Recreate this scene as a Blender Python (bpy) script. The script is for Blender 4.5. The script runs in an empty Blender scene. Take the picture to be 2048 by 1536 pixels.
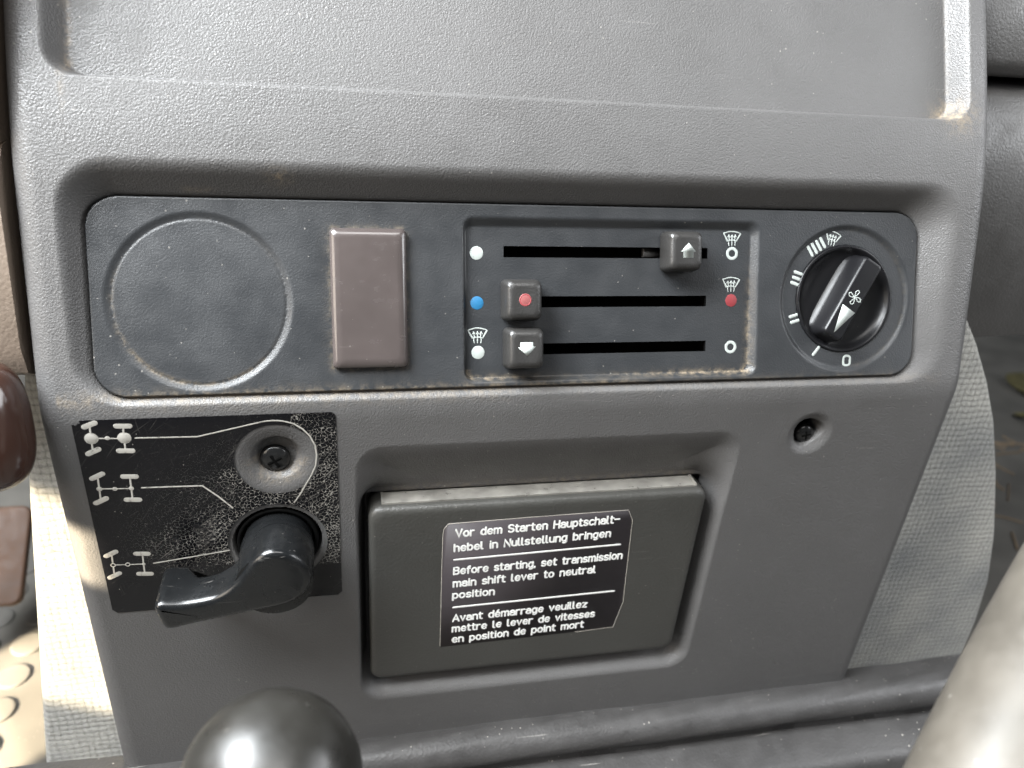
import bpy, math, random
import numpy as np
from mathutils import Matrix, Vector
random.seed(7)
rng = np.random.default_rng(7)
sc = bpy.context.scene
COL = sc.collection
MM = 0.001

# ------------------------------------------------------------------ camera
FOC = 1540.0                                   # focal length in photo pixels (2048 wide)
def _n(a):
    a = np.array(a, float); return a / np.linalg.norm(a)
_X = _n((7176, 203, -FOC))
_D = np.array((-244, -2932, -FOC), float); _D -= _X * _D.dot(_X)
_Z = -_n(_D); _Y = np.cross(_Z, _X)
ROT = np.array([_X, _Y, _Z])                   # camera axes -> world
def ray(x, y): return ROT @ np.array([(x - 1024) / FOC, -(y - 768) / FOC, -1.0])
CAM = -ray(1024, 800) * 0.40
cam_d = bpy.data.cameras.new('camera'); cam = bpy.data.objects.new('camera', cam_d); COL.objects.link(cam)
m = Matrix([list(ROT[i]) + [CAM[i]] for i in range(3)] + [[0, 0, 0, 1]])
cam.matrix_world = m
cam_d.sensor_width = 36; cam_d.lens = FOC / 2048 * 36
cam_d.clip_start = 0.01; cam_d.clip_end = 50
cam_d.dof.use_dof = True; cam_d.dof.focus_distance = 0.40; cam_d.dof.aperture_fstop = 7.5
sc.camera = cam

# ------------------------------------------------------------------ light
sc.view_settings.view_transform = 'Standard'; sc.view_settings.look = 'None'
sc.view_settings.exposure = 0.0; sc.view_settings.gamma = 1.0; sc.view_settings.use_curve_mapping = False
W = bpy.data.worlds.new('World'); sc.world = W; W.use_nodes = True
W.node_tree.nodes['Background'].inputs[0].default_value = (0.75, 0.86, 1.0, 1)
W.node_tree.nodes['Background'].inputs[1].default_value = 0.10
def area(name, loc, target, sx, sy, power, color):
    l = bpy.data.lights.new(name, 'AREA'); l.shape = 'RECTANGLE'; l.size = sx; l.size_y = sy
    l.energy = power; l.color = color
    o = bpy.data.objects.new(name, l); COL.objects.link(o); o.location = loc
    o.rotation_euler = (Vector(target) - Vector(loc)).to_track_quat('-Z', 'Y').to_euler()
    return o
area('windscreen_light', (-0.68, -0.08, 0.84), (0.0, 0, 0), 0.8, 0.6, 82, (0.93, 0.97, 1.0))
area('window_light_left', (-1.0, -0.45, 0.30), (0, 0, 0), 0.6, 0.4, 5.5, (1.0, 0.88, 0.74))
area('window_light_rear', (-0.05, -0.48, 1.02), (0, 0, 0), 0.9, 0.26, 8, (1.0, 0.99, 0.97))
area('window_light_right', (1.05, -0.30, 0.45), (0, 0, 0), 0.6, 0.5, 10, (0.95, 0.97, 1.0))
SUN_DIR = np.array((0.478, 0.40, -0.365)) / 0.722
def beam(name, target, dist, sx, sy, power):
    """a shaft of sun let in by a window"""
    o = area(name, tuple(np.array(target) - SUN_DIR * dist), target, sx, sy, power, (1.0, 0.84, 0.60)); o.data.spread = math.radians(1.6)
beam('sunbeam_cover', (-0.262, 0.055, -0.165), 0.72, 0.080, 0.150, 0.30)
beam('sunbeam_edge', (-0.219, 0.002, -0.084), 0.42, 0.014, 0.030, 0.022)
_d = ray(20, 1420); beam('sunbeam_floor', tuple(CAM + _d * ((-0.50 - CAM[2]) / _d[2])), 0.72, 0.16, 0.16, 1.5)

sc.cycles.use_denoising = True; sc.cycles.denoiser = 'OPENIMAGEDENOISE'; sc.cycles.denoising_input_passes = 'RGB_ALBEDO_NORMAL'; sc.cycles.denoising_prefilter = 'ACCURATE'
sc.cycles.max_bounces = 6; sc.cycles.use_light_tree = False; sc.cycles.sample_clamp_indirect = 2.0

# ------------------------------------------------------------------ materials
class NT:
    def __init__(s, mat): s.t = mat.node_tree
    def n(s, typ, **kw):
        nd = s.t.nodes.new(typ)
        for k, v in kw.items():
            if k.startswith('_'): setattr(nd, k[1:], v)
            else: nd.inputs[k.replace('__', ' ')].default_value = v
        return nd
    def l(s, a, b): s.t.links.new(a, b)
def sock(nd, name): return nd.outputs[name]
def math_n(T, op, a, b=None, clamp=False):
    nd = T.n('ShaderNodeMath', _operation=op, _use_clamp=clamp)
    for i, v in enumerate((a, b)):
        if v is None: continue
        if isinstance(v, (int, float)): nd.inputs[i].default_value = v
        else: T.l(v, nd.inputs[i])
    return nd.outputs[0]
def mix_col(T, fac, a, b):
    nd = T.n('ShaderNodeMix', _data_type='RGBA')
    for i, v in ((0, fac), (6, a), (7, b)):
        if isinstance(v, (int, float)): nd.inputs[i].default_value = v
        elif isinstance(v, tuple): nd.inputs[i].default_value = (*v, 1) if len(v) == 3 else v
        else: T.l(v, nd.inputs[i])
    return nd.outputs[2]
def maprange(T, v, a, b, c=0.0, d=1.0):
    nd = T.n('ShaderNodeMapRange'); T.l(v, nd.inputs[0])
    for i, x in enumerate((a, b, c, d)): nd.inputs[i + 1].default_value = x
    return nd.outputs[0]
def noise(T, co, scale, detail=3, rough=0.55, dist=0.0):
    nd = T.n('ShaderNodeTexNoise', Scale=scale, Detail=detail, Roughness=rough, Distortion=dist); T.l(co, nd.inputs['Vector']); return nd.outputs['Fac']
def voro(T, co, scale, feature='F1', rnd=1.0):
    nd = T.n('ShaderNodeTexVoronoi', _feature=feature, Scale=scale, Randomness=rnd); T.l(co, nd.inputs['Vector']); return nd.outputs['Distance']
MATS = {}
def mat(name, base, rough=0.5, grain=0.0, gscale=620, gdist=0.00022, var=0.12, varscale=14, speck=0.0, dust=False,
        dustcol=(0.40, 0.31, 0.20), spec=0.5, metallic=0.0, coat=0.0, scratch=0.0, streak=0.0, roughvar=0.1, sheen=0.0, bumpnoise=0.0):
    M = bpy.data.materials.new(name); M.use_nodes = True; T = NT(M); B = T.t.nodes['Principled BSDF']
    tc = T.n('ShaderNodeTexCoord'); co = tc.outputs['Object']
    nz = noise(T, co, varscale, 4)
    f = maprange(T, nz, 0.25, 0.75, 1 - var, 1 + var)
    hs = T.n('ShaderNodeHueSaturation', Color=(*base, 1)); T.l(f, hs.inputs['Value'])
    col = hs.outputs[0]
    rg = maprange(T, noise(T, co, varscale * 4, 4), 0.3, 0.7, rough - roughvar, rough + roughvar)
    if speck:
        v = voro(T, co, 170); big = noise(T, co, 22, 2)
        thr = maprange(T, big, 0.35, 0.75, 0.02, 0.10)
        d = math_n(T, 'LESS_THAN', v, thr)
        col = mix_col(T, math_n(T, 'MULTIPLY', d, speck), col, (0.50, 0.47, 0.42))
    if scratch:
        mp = T.n('ShaderNodeMapping'); mp.inputs['Rotation'].default_value = (0.3, 0.9, 0.4); mp.inputs['Scale'].default_value = (5, 160, 160); T.l(co, mp.inputs[0])
        s1 = noise(T, mp.outputs[0], 3.0, 2, 0.5)
        s = maprange(T, s1, 0.71, 0.76)
        s = math_n(T, 'MULTIPLY', s, maprange(T, noise(T, co, 35, 2), 0.45, 0.62))
        col = mix_col(T, math_n(T, 'MULTIPLY', s, scratch), col, (0.42, 0.40, 0.37))
    if streak:
        mp = T.n('ShaderNodeMapping'); mp.inputs['Scale'].default_value = (18, 260, 260); T.l(co, mp.inputs[0])
        s = maprange(T, noise(T, mp.outputs[0], 1.0, 4), 0.3, 0.7, -streak, streak)
        rg = math_n(T, 'ADD', rg, s)
    if dust:
        at = T.n('ShaderNodeAttribute', _attribute_name='dust')
        dn = maprange(T, noise(T, co, 240, 6, 0.75), 0.42, 0.72, 0.0, 0.8)
        df = math_n(T, 'MULTIPLY', at.outputs['Fac'], dn, True)
        col = mix_col(T, df, col, dustcol)
        rg = math_n(T, 'ADD', rg, math_n(T, 'MULTIPLY', df, 0.4), True)
    T.l(col, B.inputs['Base Color']); T.l(rg, B.inputs['Roughness'])
    B.inputs['Specular IOR Level'].default_value = spec; B.inputs['Metallic'].default_value = metallic
    B.inputs['Coat Weight'].default_value = coat; B.inputs['Coat Roughness'].default_value = 0.12
    if sheen: B.inputs['Sheen Weight'].default_value = sheen
    h = None
    if grain:
        nw = T.n('ShaderNodeTexNoise', Scale=gscale * 0.8, Detail=1.0); T.l(co, nw.inputs['Vector'])
        ad = T.n('ShaderNodeVectorMath', _operation='MULTIPLY_ADD'); T.l(nw.outputs['Color'], ad.inputs[0])
        ad.inputs[1].default_value = (0.9 / gscale,) * 3; T.l(co, ad.inputs[2])
        v = T.n('ShaderNodeTexVoronoi', _feature='SMOOTH_F1', Scale=gscale, Smoothness=0.45); T.l(ad.outputs[0], v.inputs['Vector'])
        h = math_n(T, 'ADD', math_n(T, 'MULTIPLY', v.outputs['Distance'], -1.0), math_n(T, 'MULTIPLY', noise(T, co, gscale * 1.6, 2), 0.45))
    if bumpnoise:
        b2 = math_n(T, 'MULTIPLY', noise(T, co, 90, 6, 0.65), bumpnoise)
        h = b2 if h is None else math_n(T, 'ADD', h, b2)
    if h is not None:
        bp = T.n('ShaderNodeBump', Strength=grain or 0.5, Distance=gdist); T.l(h, bp.inputs['Height']); T.l(bp.outputs[0], B.inputs['Normal'])
    MATS[name] = M; return M

mat('console_plastic', (0.087, 0.0845, 0.083), 0.48, grain=0.8, gscale=1080, gdist=0.00026, speck=0.28, dust=True, scratch=0.10, var=0.07)
mat('panel_plastic', (0.025, 0.0265, 0.0285), 0.43, grain=0.5, gscale=1100, gdist=0.00016, speck=0.25, dust=True, streak=0.015, var=0.08)
mat('slider_plastic', (0.024, 0.023, 0.022), 0.38, grain=0.6, gscale=1000, gdist=0.00014, dust=False)
mat('black_gloss', (0.008, 0.008, 0.009), 0.32, spec=0.3, var=0.1, roughvar=0.06, speck=0.1)
mat('lever_plastic', (0.007, 0.0075, 0.008), 0.25, spec=0.5, roughvar=0.10, scratch=0.35, speck=0.15, varscale=30)
mat('brown_plastic', (0.062, 0.051, 0.048), 0.20, spec=0.7, roughvar=0.09, speck=0.15, varscale=40, streak=0.05, scratch=0.15)
mat('shade_black', (0.003, 0.003, 0.003), 0.9, spec=0.05)  # near-black that stands in for shade inside holes and slots
mat('paint_white', (0.36, 0.39, 0.37), 0.55, var=0.06)
mat('paint_blue', (0.015, 0.13, 0.27), 0.5, var=0.08)
mat('paint_red', (0.22, 0.03, 0.035), 0.5, var=0.1)
mat('paint_pale_red', (0.21, 0.06, 0.058), 0.5, var=0.1)
mat('label_white', (0.78, 0.78, 0.75), 0.5, var=0.05)
mat('label_film', (0.032, 0.027, 0.029), 0.5, spec=0.25, var=0.1, roughvar=0.05)
mat('label_edge', (0.42, 0.39, 0.34), 0.6)
mat('drawer_plastic', (0.043, 0.042, 0.038), 0.42, grain=0.6, gscale=620, gdist=0.00022, speck=0.15, var=0.14, scratch=0.3, bumpnoise=0.8)
mat('bare_metal', (0.33, 0.315, 0.285), 0.42, metallic=0.5, speck=0.0, var=0.4, varscale=60, roughvar=0.18, bumpnoise=0.8)
mat('screw_black', (0.016, 0.016, 0.016), 0.22, metallic=0.2)
mat('rubber', (0.048, 0.046, 0.045), 0.47, var=0.25, varscale=25, speck=0.8, scratch=0.5, bumpnoise=1.6, grain=0.45, gscale=520, gdist=0.0004)
mat('knob_black', (0.016, 0.015, 0.013), 0.34, roughvar=0.10, scratch=0.2, varscale=30)
mat('brown_gloss', (0.045, 0.022, 0.016), 0.18, roughvar=0.05, varscale=20, spec=0.6)
mat('tube_paint', (0.086, 0.077, 0.064), 0.42, var=0.28, varscale=38, speck=0.15, scratch=0.5, bumpnoise=0.5)
mat('dash_plastic', (0.066, 0.063, 0.060), 0.48, grain=0.7, speck=0.2, var=0.12)
mat('dash_brown', (0.155, 0.120, 0.092), 0.55, grain=0.7, var=0.12)
mat('floor_rubber', (0.115, 0.108, 0.096), 0.75, var=0.35, varscale=12, speck=0.3, bumpnoise=1.0)
mat('stud_rubber', (0.095, 0.09, 0.082), 0.7, var=0.3, varscale=20, bumpnoise=0.6)
mat('pedal_brown', (0.095, 0.050, 0.030), 0.6, var=0.3, varscale=25, bumpnoise=0.8)
mat('leaf_yellow', (0.11, 0.095, 0.04), 0.6, var=0.35, varscale=40)
mat('twig', (0.20, 0.15, 0.10), 0.8, var=0.3, varscale=60)

def fabric_mat():
    M = bpy.data.materials.new('cover_fabric'); M.use_nodes = True; T = NT(M); B = T.t.nodes['Principled BSDF']
    co = T.n('ShaderNodeTexCoord').outputs['Object']
    nd = T.n('ShaderNodeTexNoise', Scale=60, Detail=3); T.l(co, nd.inputs['Vector'])
    ad = T.n('ShaderNodeVectorMath', _operation='MULTIPLY_ADD'); T.l(nd.outputs['Color'], ad.inputs[0]); ad.inputs[1].default_value = (0.0045,) * 3; T.l(co, ad.inputs[2])
    sp = T.n('ShaderNodeSeparateXYZ'); T.l(ad.outputs[0], sp.inputs[0])
    wx = math_n(T, 'SINE', math_n(T, 'MULTIPLY', sp.outputs['X'], 2 * math.pi / 0.0090))
    wz = math_n(T, 'SINE', math_n(T, 'MULTIPLY', sp.outputs['Z'], 2 * math.pi / 0.0094))
    gx = math_n(T, 'POWER', math_n(T, 'ABSOLUTE', wx), 0.6); gz = math_n(T, 'POWER', math_n(T, 'ABSOLUTE', wz), 0.6)
    w = math_n(T, 'ADD', math_n(T, 'MULTIPLY', gx, 0.35), math_n(T, 'MULTIPLY', gz, 0.6))
    w = math_n(T, 'ADD', w, math_n(T, 'MULTIPLY', noise(T, co, 420, 5, 0.75), 1.5))
    big = noise(T, co, 16, 4)
    f = maprange(T, w, 0.6, 2.0)
    dirty = maprange(T, big, 0.3, 0.72)
    c1 = mix_col(T, dirty, (0.25, 0.255, 0.245), (0.54, 0.525, 0.475))
    c0 = mix_col(T, dirty, (0.065, 0.072, 0.074), (0.17, 0.165, 0.145))
    T.l(mix_col(T, f, c0, c1), B.inputs['Base Color']); B.inputs['Roughness'].default_value = 0.9
    B.inputs['Specular IOR Level'].default_value = 0.15; B.inputs['Sheen Weight'].default_value = 0.3
    bp = T.n('ShaderNodeBump', Strength=0.9, Distance=0.0012); T.l(w, bp.inputs['Height']); T.l(bp.outputs[0], B.inputs['Normal'])
    MATS['cover_fabric'] = M
fabric_mat()

def decal_mat():
    """glossy black film over grained plastic; near the screw and lever the print is rubbed through on the grain's peaks"""
    M = bpy.data.materials.new('decal_film'); M.use_nodes = True; T = NT(M); B = T.t.nodes['Principled BSDF']
    co = T.n('ShaderNodeTexCoord').outputs['Object']
    gs = 620
    nw = T.n('ShaderNodeTexNoise', Scale=gs * 0.8, Detail=1.0); T.l(co, nw.inputs['Vector'])
    ad = T.n('ShaderNodeVectorMath', _operation='MULTIPLY_ADD'); T.l(nw.outputs['Color'], ad.inputs[0]); ad.inputs[1].default_value = (0.9 / gs,) * 3; T.l(co, ad.inputs[2])
    v = T.n('ShaderNodeTexVoronoi', _feature='DISTANCE_TO_EDGE', Scale=gs * 0.85); T.l(ad.outputs[0], v.inputs['Vector'])
    wear = T.n('ShaderNodeAttribute', _attribute_name='wear').outputs['Fac']
    pm = T.n('ShaderNodeMapping', _vector_type='TEXTURE'); pm.inputs['Rotation'].default_value = (0, -0.7, 0); pm.inputs['Scale'].default_value = (1 / 40, 1, 1 / 190); T.l(co, pm.inputs[0])
    patch = math_n(T, 'MULTIPLY', wear, maprange(T, noise(T, pm.outputs[0], 1.0, 4), 0.33, 0.62), True)
    lim = math_n(T, 'MULTIPLY', patch, 0.11)
    sp = math_n(T, 'LESS_THAN', v.outputs['Distance'], lim)
    br = maprange(T, noise(T, co, 700, 2), 0.38, 0.55)
    sp = math_n(T, 'MULTIPLY', sp, br)
    # scattered scratches in two directions
    tot = None
    for rot, thr in (((0.0, -0.65, 0.0), 0.67), ((0.0, -0.95, 0.0), 0.67), ((0.0, 0.6, 0.0), 0.70), ((0.0, -1.75, 0.0), 0.71), ((0.0, -.2, 0.0), 0.71)):
        mp = T.n('ShaderNodeMapping', _vector_type='TEXTURE'); mp.inputs['Rotation'].default_value = rot; mp.inputs['Scale'].default_value = (1 / 40, 1, 1 / 1000); T.l(co, mp.inputs[0])
        s = maprange(T, noise(T, mp.outputs[0], 1.0, 2, 0.5), thr - 0.03, thr + 0.03)
        s = math_n(T, 'MULTIPLY', s, maprange(T, noise(T, co, 30, 3), 0.42, 0.6))
        tot = s if tot is None else math_n(T, 'MAXIMUM', tot, s)
    dots = math_n(T, 'LESS_THAN', voro(T, co, 260), maprange(T, noise(T, co, 60, 2), 0.4, 0.75, 0.0, 0.13))
    allm = math_n(T, 'MAXIMUM', math_n(T, 'MULTIPLY', tot, maprange(T, wear, 0.0, 0.8, 0.07, 0.40)), math_n(T, 'MAXIMUM', math_n(T, 'MULTIPLY', sp, 0.85), math_n(T, 'MULTIPLY', dots, 0.7)), True)
    T.l(mix_col(T, allm, (0.004, 0.004, 0.005), (0.26, 0.245, 0.22)), B.inputs['Base Color'])
    T.l(maprange(T, noise(T, co, 40, 3), 0.3, 0.7, 0.16, 0.30), B.inputs['Roughness'])
    h = math_n(T, 'MULTIPLY', maprange(T, v.outputs['Distance'], 0.0, 0.25), maprange(T, wear, 0, 1, 0.05, 1.0))
    bp = T.n('ShaderNodeBump', Strength=0.55, Distance=0.00018); T.l(h, bp.inputs['Height']); T.l(bp.outputs[0], B.inputs['Normal'])
    B.inputs['Specular IOR Level'].default_value = 0.35
    MATS['decal_film'] = M
decal_mat()

def decal_ink():
    M = bpy.data.materials.new('decal_ink'); M.use_nodes = True; T = NT(M); B = T.t.nodes['Principled BSDF']
    co = T.n('ShaderNodeTexCoord').outputs['Object']
    w = maprange(T, noise(T, co, 330, 4, 0.7), 0.30, 0.46)
    T.l(mix_col(T, w, (0.07, 0.065, 0.06), (0.36, 0.345, 0.31)), B.inputs['Base Color']); B.inputs['Roughness'].default_value = 0.55
    MATS['decal_ink'] = M
decal_ink()

# ------------------------------------------------------------------ geometry helpers
def tag(o, label=None, cat=None, group=None, kind=None):
    if label: o['label'] = label
    if cat: o['category'] = cat
    if group: o['group'] = group
    if kind: o['kind'] = kind
    return o
def empty(name, loc, label, cat, group=None):
    o = bpy.data.objects.new(name, None); COL.objects.link(o); o.location = [float(v) for v in loc]; o.empty_display_size = 0.01
    return tag(o, label, cat, group)
bpy.context.view_layer.update()
def mk(name, V, F, material, parent=None, smooth=True, angle=None):
    """world-space vertices -> one mesh object; material coordinates stay in world units"""
    me = bpy.data.meshes.new(name)
    V = np.asarray(V, np.float64)
    off = np.zeros(3)
    p = parent
    while p is not None:
        off += np.array(p.location); p = p.parent
    me.from_pydata((V - off).tolist(), [], [list(f) for f in F]) if not isinstance(F, np.ndarray) else fast(me, V - off, F)
    me.validate(); me.update()
    if smooth:
        me.polygons.foreach_set('use_smooth', np.ones(len(me.polygons), bool))
        if angle is not None: me.set_sharp_from_angle(angle=math.radians(angle))
    me.materials.append(MATS[material])
    o = bpy.data.objects.new(name, me); COL.objects.link(o)
    if parent is not None: o.parent = parent
    return o
def fast(me, V, F):
    n = len(F); me.vertices.add(len(V)); me.vertices.foreach_set('co', np.ascontiguousarray(V, np.float32).ravel())
    me.loops.add(n * 4); me.loops.foreach_set('vertex_index', np.ascontiguousarray(F, np.int32).ravel())
    me.polygons.add(n); me.polygons.foreach_set('loop_start', np.arange(0, n * 4, 4, dtype=np.int32))
    me.polygons.foreach_set('loop_total', np.full(n, 4, np.int32)); me.update(calc_edges=True)
class Frame:
    def __init__(s, o, ex, ey, n): s.o, s.ex, s.ey, s.n = [np.array(v, float) for v in (o, ex, ey, n)]
    def pt(s, u, v, h=0.0): return s.o + s.ex * (u * MM) + s.ey * (v * MM) + s.n * (h * MM)
    def px(s, x, y, h=0.0):
        """photo pixel -> (u, v) in mm on this plane raised by h"""
        d = ray(x, y); o = s.o + s.n * (h * MM); t = (o - CAM).dot(s.n) / d.dot(s.n); p = CAM + d * t - o
        return p.dot(s.ex) / MM, p.dot(s.ey) / MM
def loft(fr, rings, cap0=False, cap1=True):
    """rings: lists of (u, v, h) of equal length, bridged in order"""
    V, F = [], []; n = len(rings[0])
    for r in rings: V += [fr.pt(*p) for p in r]
    for i in range(len(rings) - 1):
        for k in range(n):
            a, b = i * n + k, i * n + (k + 1) % n; F.append((a, b, b + n, a + n))
    if cap1: F.append([(len(rings) - 1) * n + k for k in range(n)])
    if cap0: F.append([k for k in range(n)][::-1])
    return V, F
def join(*parts):
    V, F = [], []
    for v, f in parts:
        o = len(V); V += list(v); F += [[i + o for i in q] for q in f]
    return V, F
def rrect(hw, hh, r, seg=6, cu=0, cv=0, rot=0.0):
    P = []
    r = min(r, hw, hh); c, s_ = math.cos(rot), math.sin(rot)
    for (sx, sy, a0) in ((1, 1, 0), (-1, 1, 90), (-1, -1, 180), (1, -1, 270)):
        for k in range(seg + 1):
            a = math.radians(a0 + 90 * k / seg)
            x, y = sx * (hw - r) + r * math.cos(a), sy * (hh - r) + r * math.sin(a)
            P.append((cu + c * x - s_ * y, cv + s_ * x + c * y))
    return P
def circle(r, n=48, cu=0, cv=0): return [(cu + r * math.cos(2 * math.pi * k / n), cv + r * math.sin(2 * math.pi * k / n)) for k in range(n)]
def at_h(P, h, du=0, dv=0): return [(u + du, v + dv, h) for u, v in P]
def disc(fr, u, v, r, h0, h1, n=28, bev=0.15):
    return loft(fr, [at_h(circle(r, n, u, v), h0), at_h(circle(r, n, u, v), h1 - bev * .5), at_h(circle(r - bev, n, u, v), h1)])
def prism(fr, P, h0, h1):
    """filled outline (counter-clockwise list of (u,v))"""
    A = sum(P[i][0] * P[(i + 1) % len(P)][1] - P[(i + 1) % len(P)][0] * P[i][1] for i in range(len(P)))
    if A < 0: P = P[::-1]
    return loft(fr, [at_h(P, h0), at_h(P, h1)])
def stroke(fr, P, w, h0=0.0, hh=0.12, closed=False):
    """a raised pen stroke of width w along P with round ends"""
    P = [np.array(p, float) for p in P]; Q = [P[0]]
    for p in P[1:]:
        if np.linalg.norm(p - Q[-1]) > 1e-6: Q.append(p)
    P = Q; n = len(P); secs = []
    if n == 1: P.append(P[0] + np.array((1e-3, 0))); n = 2
    prof = [(-1, 0), (-0.75, 0.75), (0, 1), (0.75, 0.75), (1, 0)]
    def tang(i):
        if closed: a, b = P[(i - 1) % n], P[(i + 1) % n]
        else: a, b = P[max(i - 1, 0)], P[min(i + 1, n - 1)]
        d = b - a; L = np.linalg.norm(d); return d / L if L > 0 else np.array((1., 0))
    if not closed:
        t = tang(0)
        for a in (85, 60, 30): secs.append((P[0] - t * w / 2 * math.sin(math.radians(a)), t, math.cos(math.radians(a)), 1))
    for i in range(n):
        t = tang(i); sc_ = 1
        if 0 < i < n - 1 or closed:
            d1 = P[i] - P[(i - 1) % n]; d1 /= np.linalg.norm(d1); sc_ = 1 / max(0.55, abs(d1.dot(t)))
        secs.append((P[i], t, sc_, 1))
    if not closed:
        t = tang(n - 1)
        for a in (30, 60, 85): secs.append((P[-1] + t * w / 2 * math.sin(math.radians(a)), t, math.cos(math.radians(a)), 1))
    V, F = [], []
    for c, t, k, _ in secs:
        nn = np.array((-t[1], t[0]))
        for a, h in prof:
            q = c - nn * (a * w / 2 * k); V.append(fr.pt(q[0], q[1], h0 + h * hh))
    m_ = len(prof); N = len(secs)
    for i in range(N if closed else N - 1):
        for k in range(m_ - 1):
            a = i * m_ + k; b = ((i + 1) % N) * m_ + k; F.append((a, a + 1, b + 1, b))
    return V, F
def arc(cx, cy, rx, ry, a0, a1, n=10):
    return [(cx + rx * math.cos(math.radians(a0 + (a1 - a0) * k / n)), cy + ry * math.sin(math.radians(a0 + (a1 - a0) * k / n))) for k in range(n + 1)]

# stroke lettering: cap height 1, x height 0.72
def glyphs():
    x = 0.72; G = {}
    bowl = lambda cx: arc(cx, x / 2, .24, x / 2, 0, 360, 20)
    G['o'] = (.48, [bowl(.24)])
    G['V'] = (.60, [[(0, 1), (.3, 0), (.6, 1)]])
    G['r'] = (.34, [[(0, 0), (0, x)], [(0, .42)] + arc(.24, .44, .24, .28, 170, 70, 6)])
    G['d'] = (.46, [[(.46, 0), (.46, 1)], arc(.23, x / 2, .23, x / 2, 0, 360, 20)])
    G['b'] = (.46, [[(0, 0), (0, 1)], arc(.23, x / 2, .23, x / 2, 0, 360, 20)])
    G['p'] = (.46, [[(0, -.28), (0, x)], arc(.23, x / 2, .23, x / 2, 0, 360, 20)])
    G['g'] = (.46, [[(.46, x)] + [(.46, -.08)] + arc(.25, -.06, .21, .21, 0, -130, 8), arc(.23, x / 2, .23, x / 2, 0, 360, 20)])
    G['e'] = (.48, [[(.02, .37), (.48, .37)] + arc(.25, x / 2, .23, x / 2, 8, 320, 18)])
    G['c'] = (.42, [arc(.24, x / 2, .24, x / 2, 50, 310, 16)])
    arch = lambda x0, w: [(x0, .40)] + arc(x0 + w / 2, .46, w / 2, .26, 180, 0, 8) + [(x0 + w, 0)]
    G['n'] = (.44, [[(0, 0), (0, x)], arch(0, .44)])
    G['h'] = (.44, [[(0, 0), (0, 1)], arch(0, .44)])
    G['m'] = (.72, [[(0, 0), (0, x)], arch(0, .36), arch(.36, .36)])
    G['u'] = (.44, [[(0, x)] + arc(.22, .26, .22, .26, 180, 360, 8) + [(.44, x)], [(.44, 0), (.44, x)]])
    G['t'] = (.30, [[(.10, .95), (.10, .14)] + arc(.24, .14, .14, .14, 180, 270, 4) + [(.30, 0)], [(0, x), (.30, x)]])
    G['l'] = (.16, [[(0, 1), (0, .14)] + arc(.14, .14, .14, .14, 180, 270, 4)])
    G['i'] = (.06, [[(.03, 0), (.03, x)], [(.03, .96), (.03, .98)]])
    G['f'] = (.30, [[(.10, 0), (.10, .84)] + arc(.24, .84, .14, .16, 180, 90, 4) + [(.30, 1)], [(0, x), (.28, x)]])
    G['v'] = (.44, [[(0, x), (.22, 0), (.44, x)]])
    G['z'] = (.40, [[(0, x), (.40, x), (0, 0), (.40, 0)]])
    G['a'] = (.44, [arc(.22, .50, .22, .22, 150, 0, 8) + [(.44, 0)], [(.44, .42), (.20, .42)] + arc(.19, .21, .19, .21, 90, 270, 8) + [(.30, 0)] + [(.44, .12)]])
    G['s'] = (.40, [[(.38, .62)] + arc(.20, .545, .19, .175, 60, 180, 6)[1:] + [(.08, .40), (.32, .33)] + arc(.20, .18, .20, .18, 30, -90, 6) + [(.10, .02), (.0, .10)]])
    G['S'] = (.52, [arc(.27, .75, .25, .25, 35, 180, 8) + [(.10, .57), (.43, .45)] + arc(.26, .26, .26, .26, 25, -150, 10)])
    G['H'] = (.54, [[(0, 0), (0, 1)], [(.54, 0), (.54, 1)], [(0, .52), (.54, .52)]])
    G['N'] = (.56, [[(0, 0), (0, 1), (.56, 0), (.56, 1)]])
    G['B'] = (.52, [[(0, 0), (0, 1), (.28, 1)] + arc(.28, .765, .21, .235, 90, -90, 8) + [(0, .53)], [(.28, .53)] + arc(.28, .265, .24, .265, 90, -90, 8) + [(0, 0)]])
    G['A'] = (.60, [[(0, 0), (.3, 1), (.6, 0)], [(.10, .30), (.50, .30)]])
    G['-'] = (.46, [[(0, .50), (.46, .50)]])
    G[','] = (.06, [[(.03, .02), (.0, -.12)]])
    G['\u00e9'] = (.48, G['e'][1] + [[(.20, .88), (.32, 1.04)]])
    G['0'] = (.46, [arc(.23, .75, .23, .25, 0, 180, 8) + arc(.23, .25, .23, .25, 180, 360, 8) + [(.46, .75)]])
    G[' '] = (.34, [])
    return G
GL = glyphs()
def text_line(fr, txt, p0, p1, cap, pen, h0, gap=.20):
    """lettering from p0 to p1 (baseline ends on the plane, mm), stretched to fit"""
    w = sum(GL[c][0] + gap for c in txt) - gap
    p0, p1 = np.array(p0), np.array(p1); L = np.linalg.norm(p1 - p0); e = (p1 - p0) / L; f = np.array((-e[1], e[0])); k = L / w
    x = 0; parts = []
    for c in txt:
        gw, st = GL[c]
        for s_ in st:
            parts.append(stroke(fr, [p0 + e * ((x + a) * k) + f * (b * cap) for a, b in s_], pen, h0, 0.09))
        x += gw + gap
    return join(*parts)

# ------------------------------------------------------------------ console profile
DS = 0.25
S_ = np.arange(-330, 300 + DS, DS)
def tilt(s):
    return np.interp(s, [-330, -9, 7, 100, 135, 175, 300], [0, 0, 16.4, 16.8, 23.5, 27.0, 30.0])
al = np.radians(tilt(S_)); i0 = int(np.argmin(abs(S_)))
cy = np.concatenate([[0], np.cumsum((np.sin(al[1:]) + np.sin(al[:-1])) / 2 * DS)]); cz = np.concatenate([[0], np.cumsum((np.cos(al[1:]) + np.cos(al[:-1])) / 2 * DS)])
cy -= cy[i0]; cz -= cz[i0]
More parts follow.
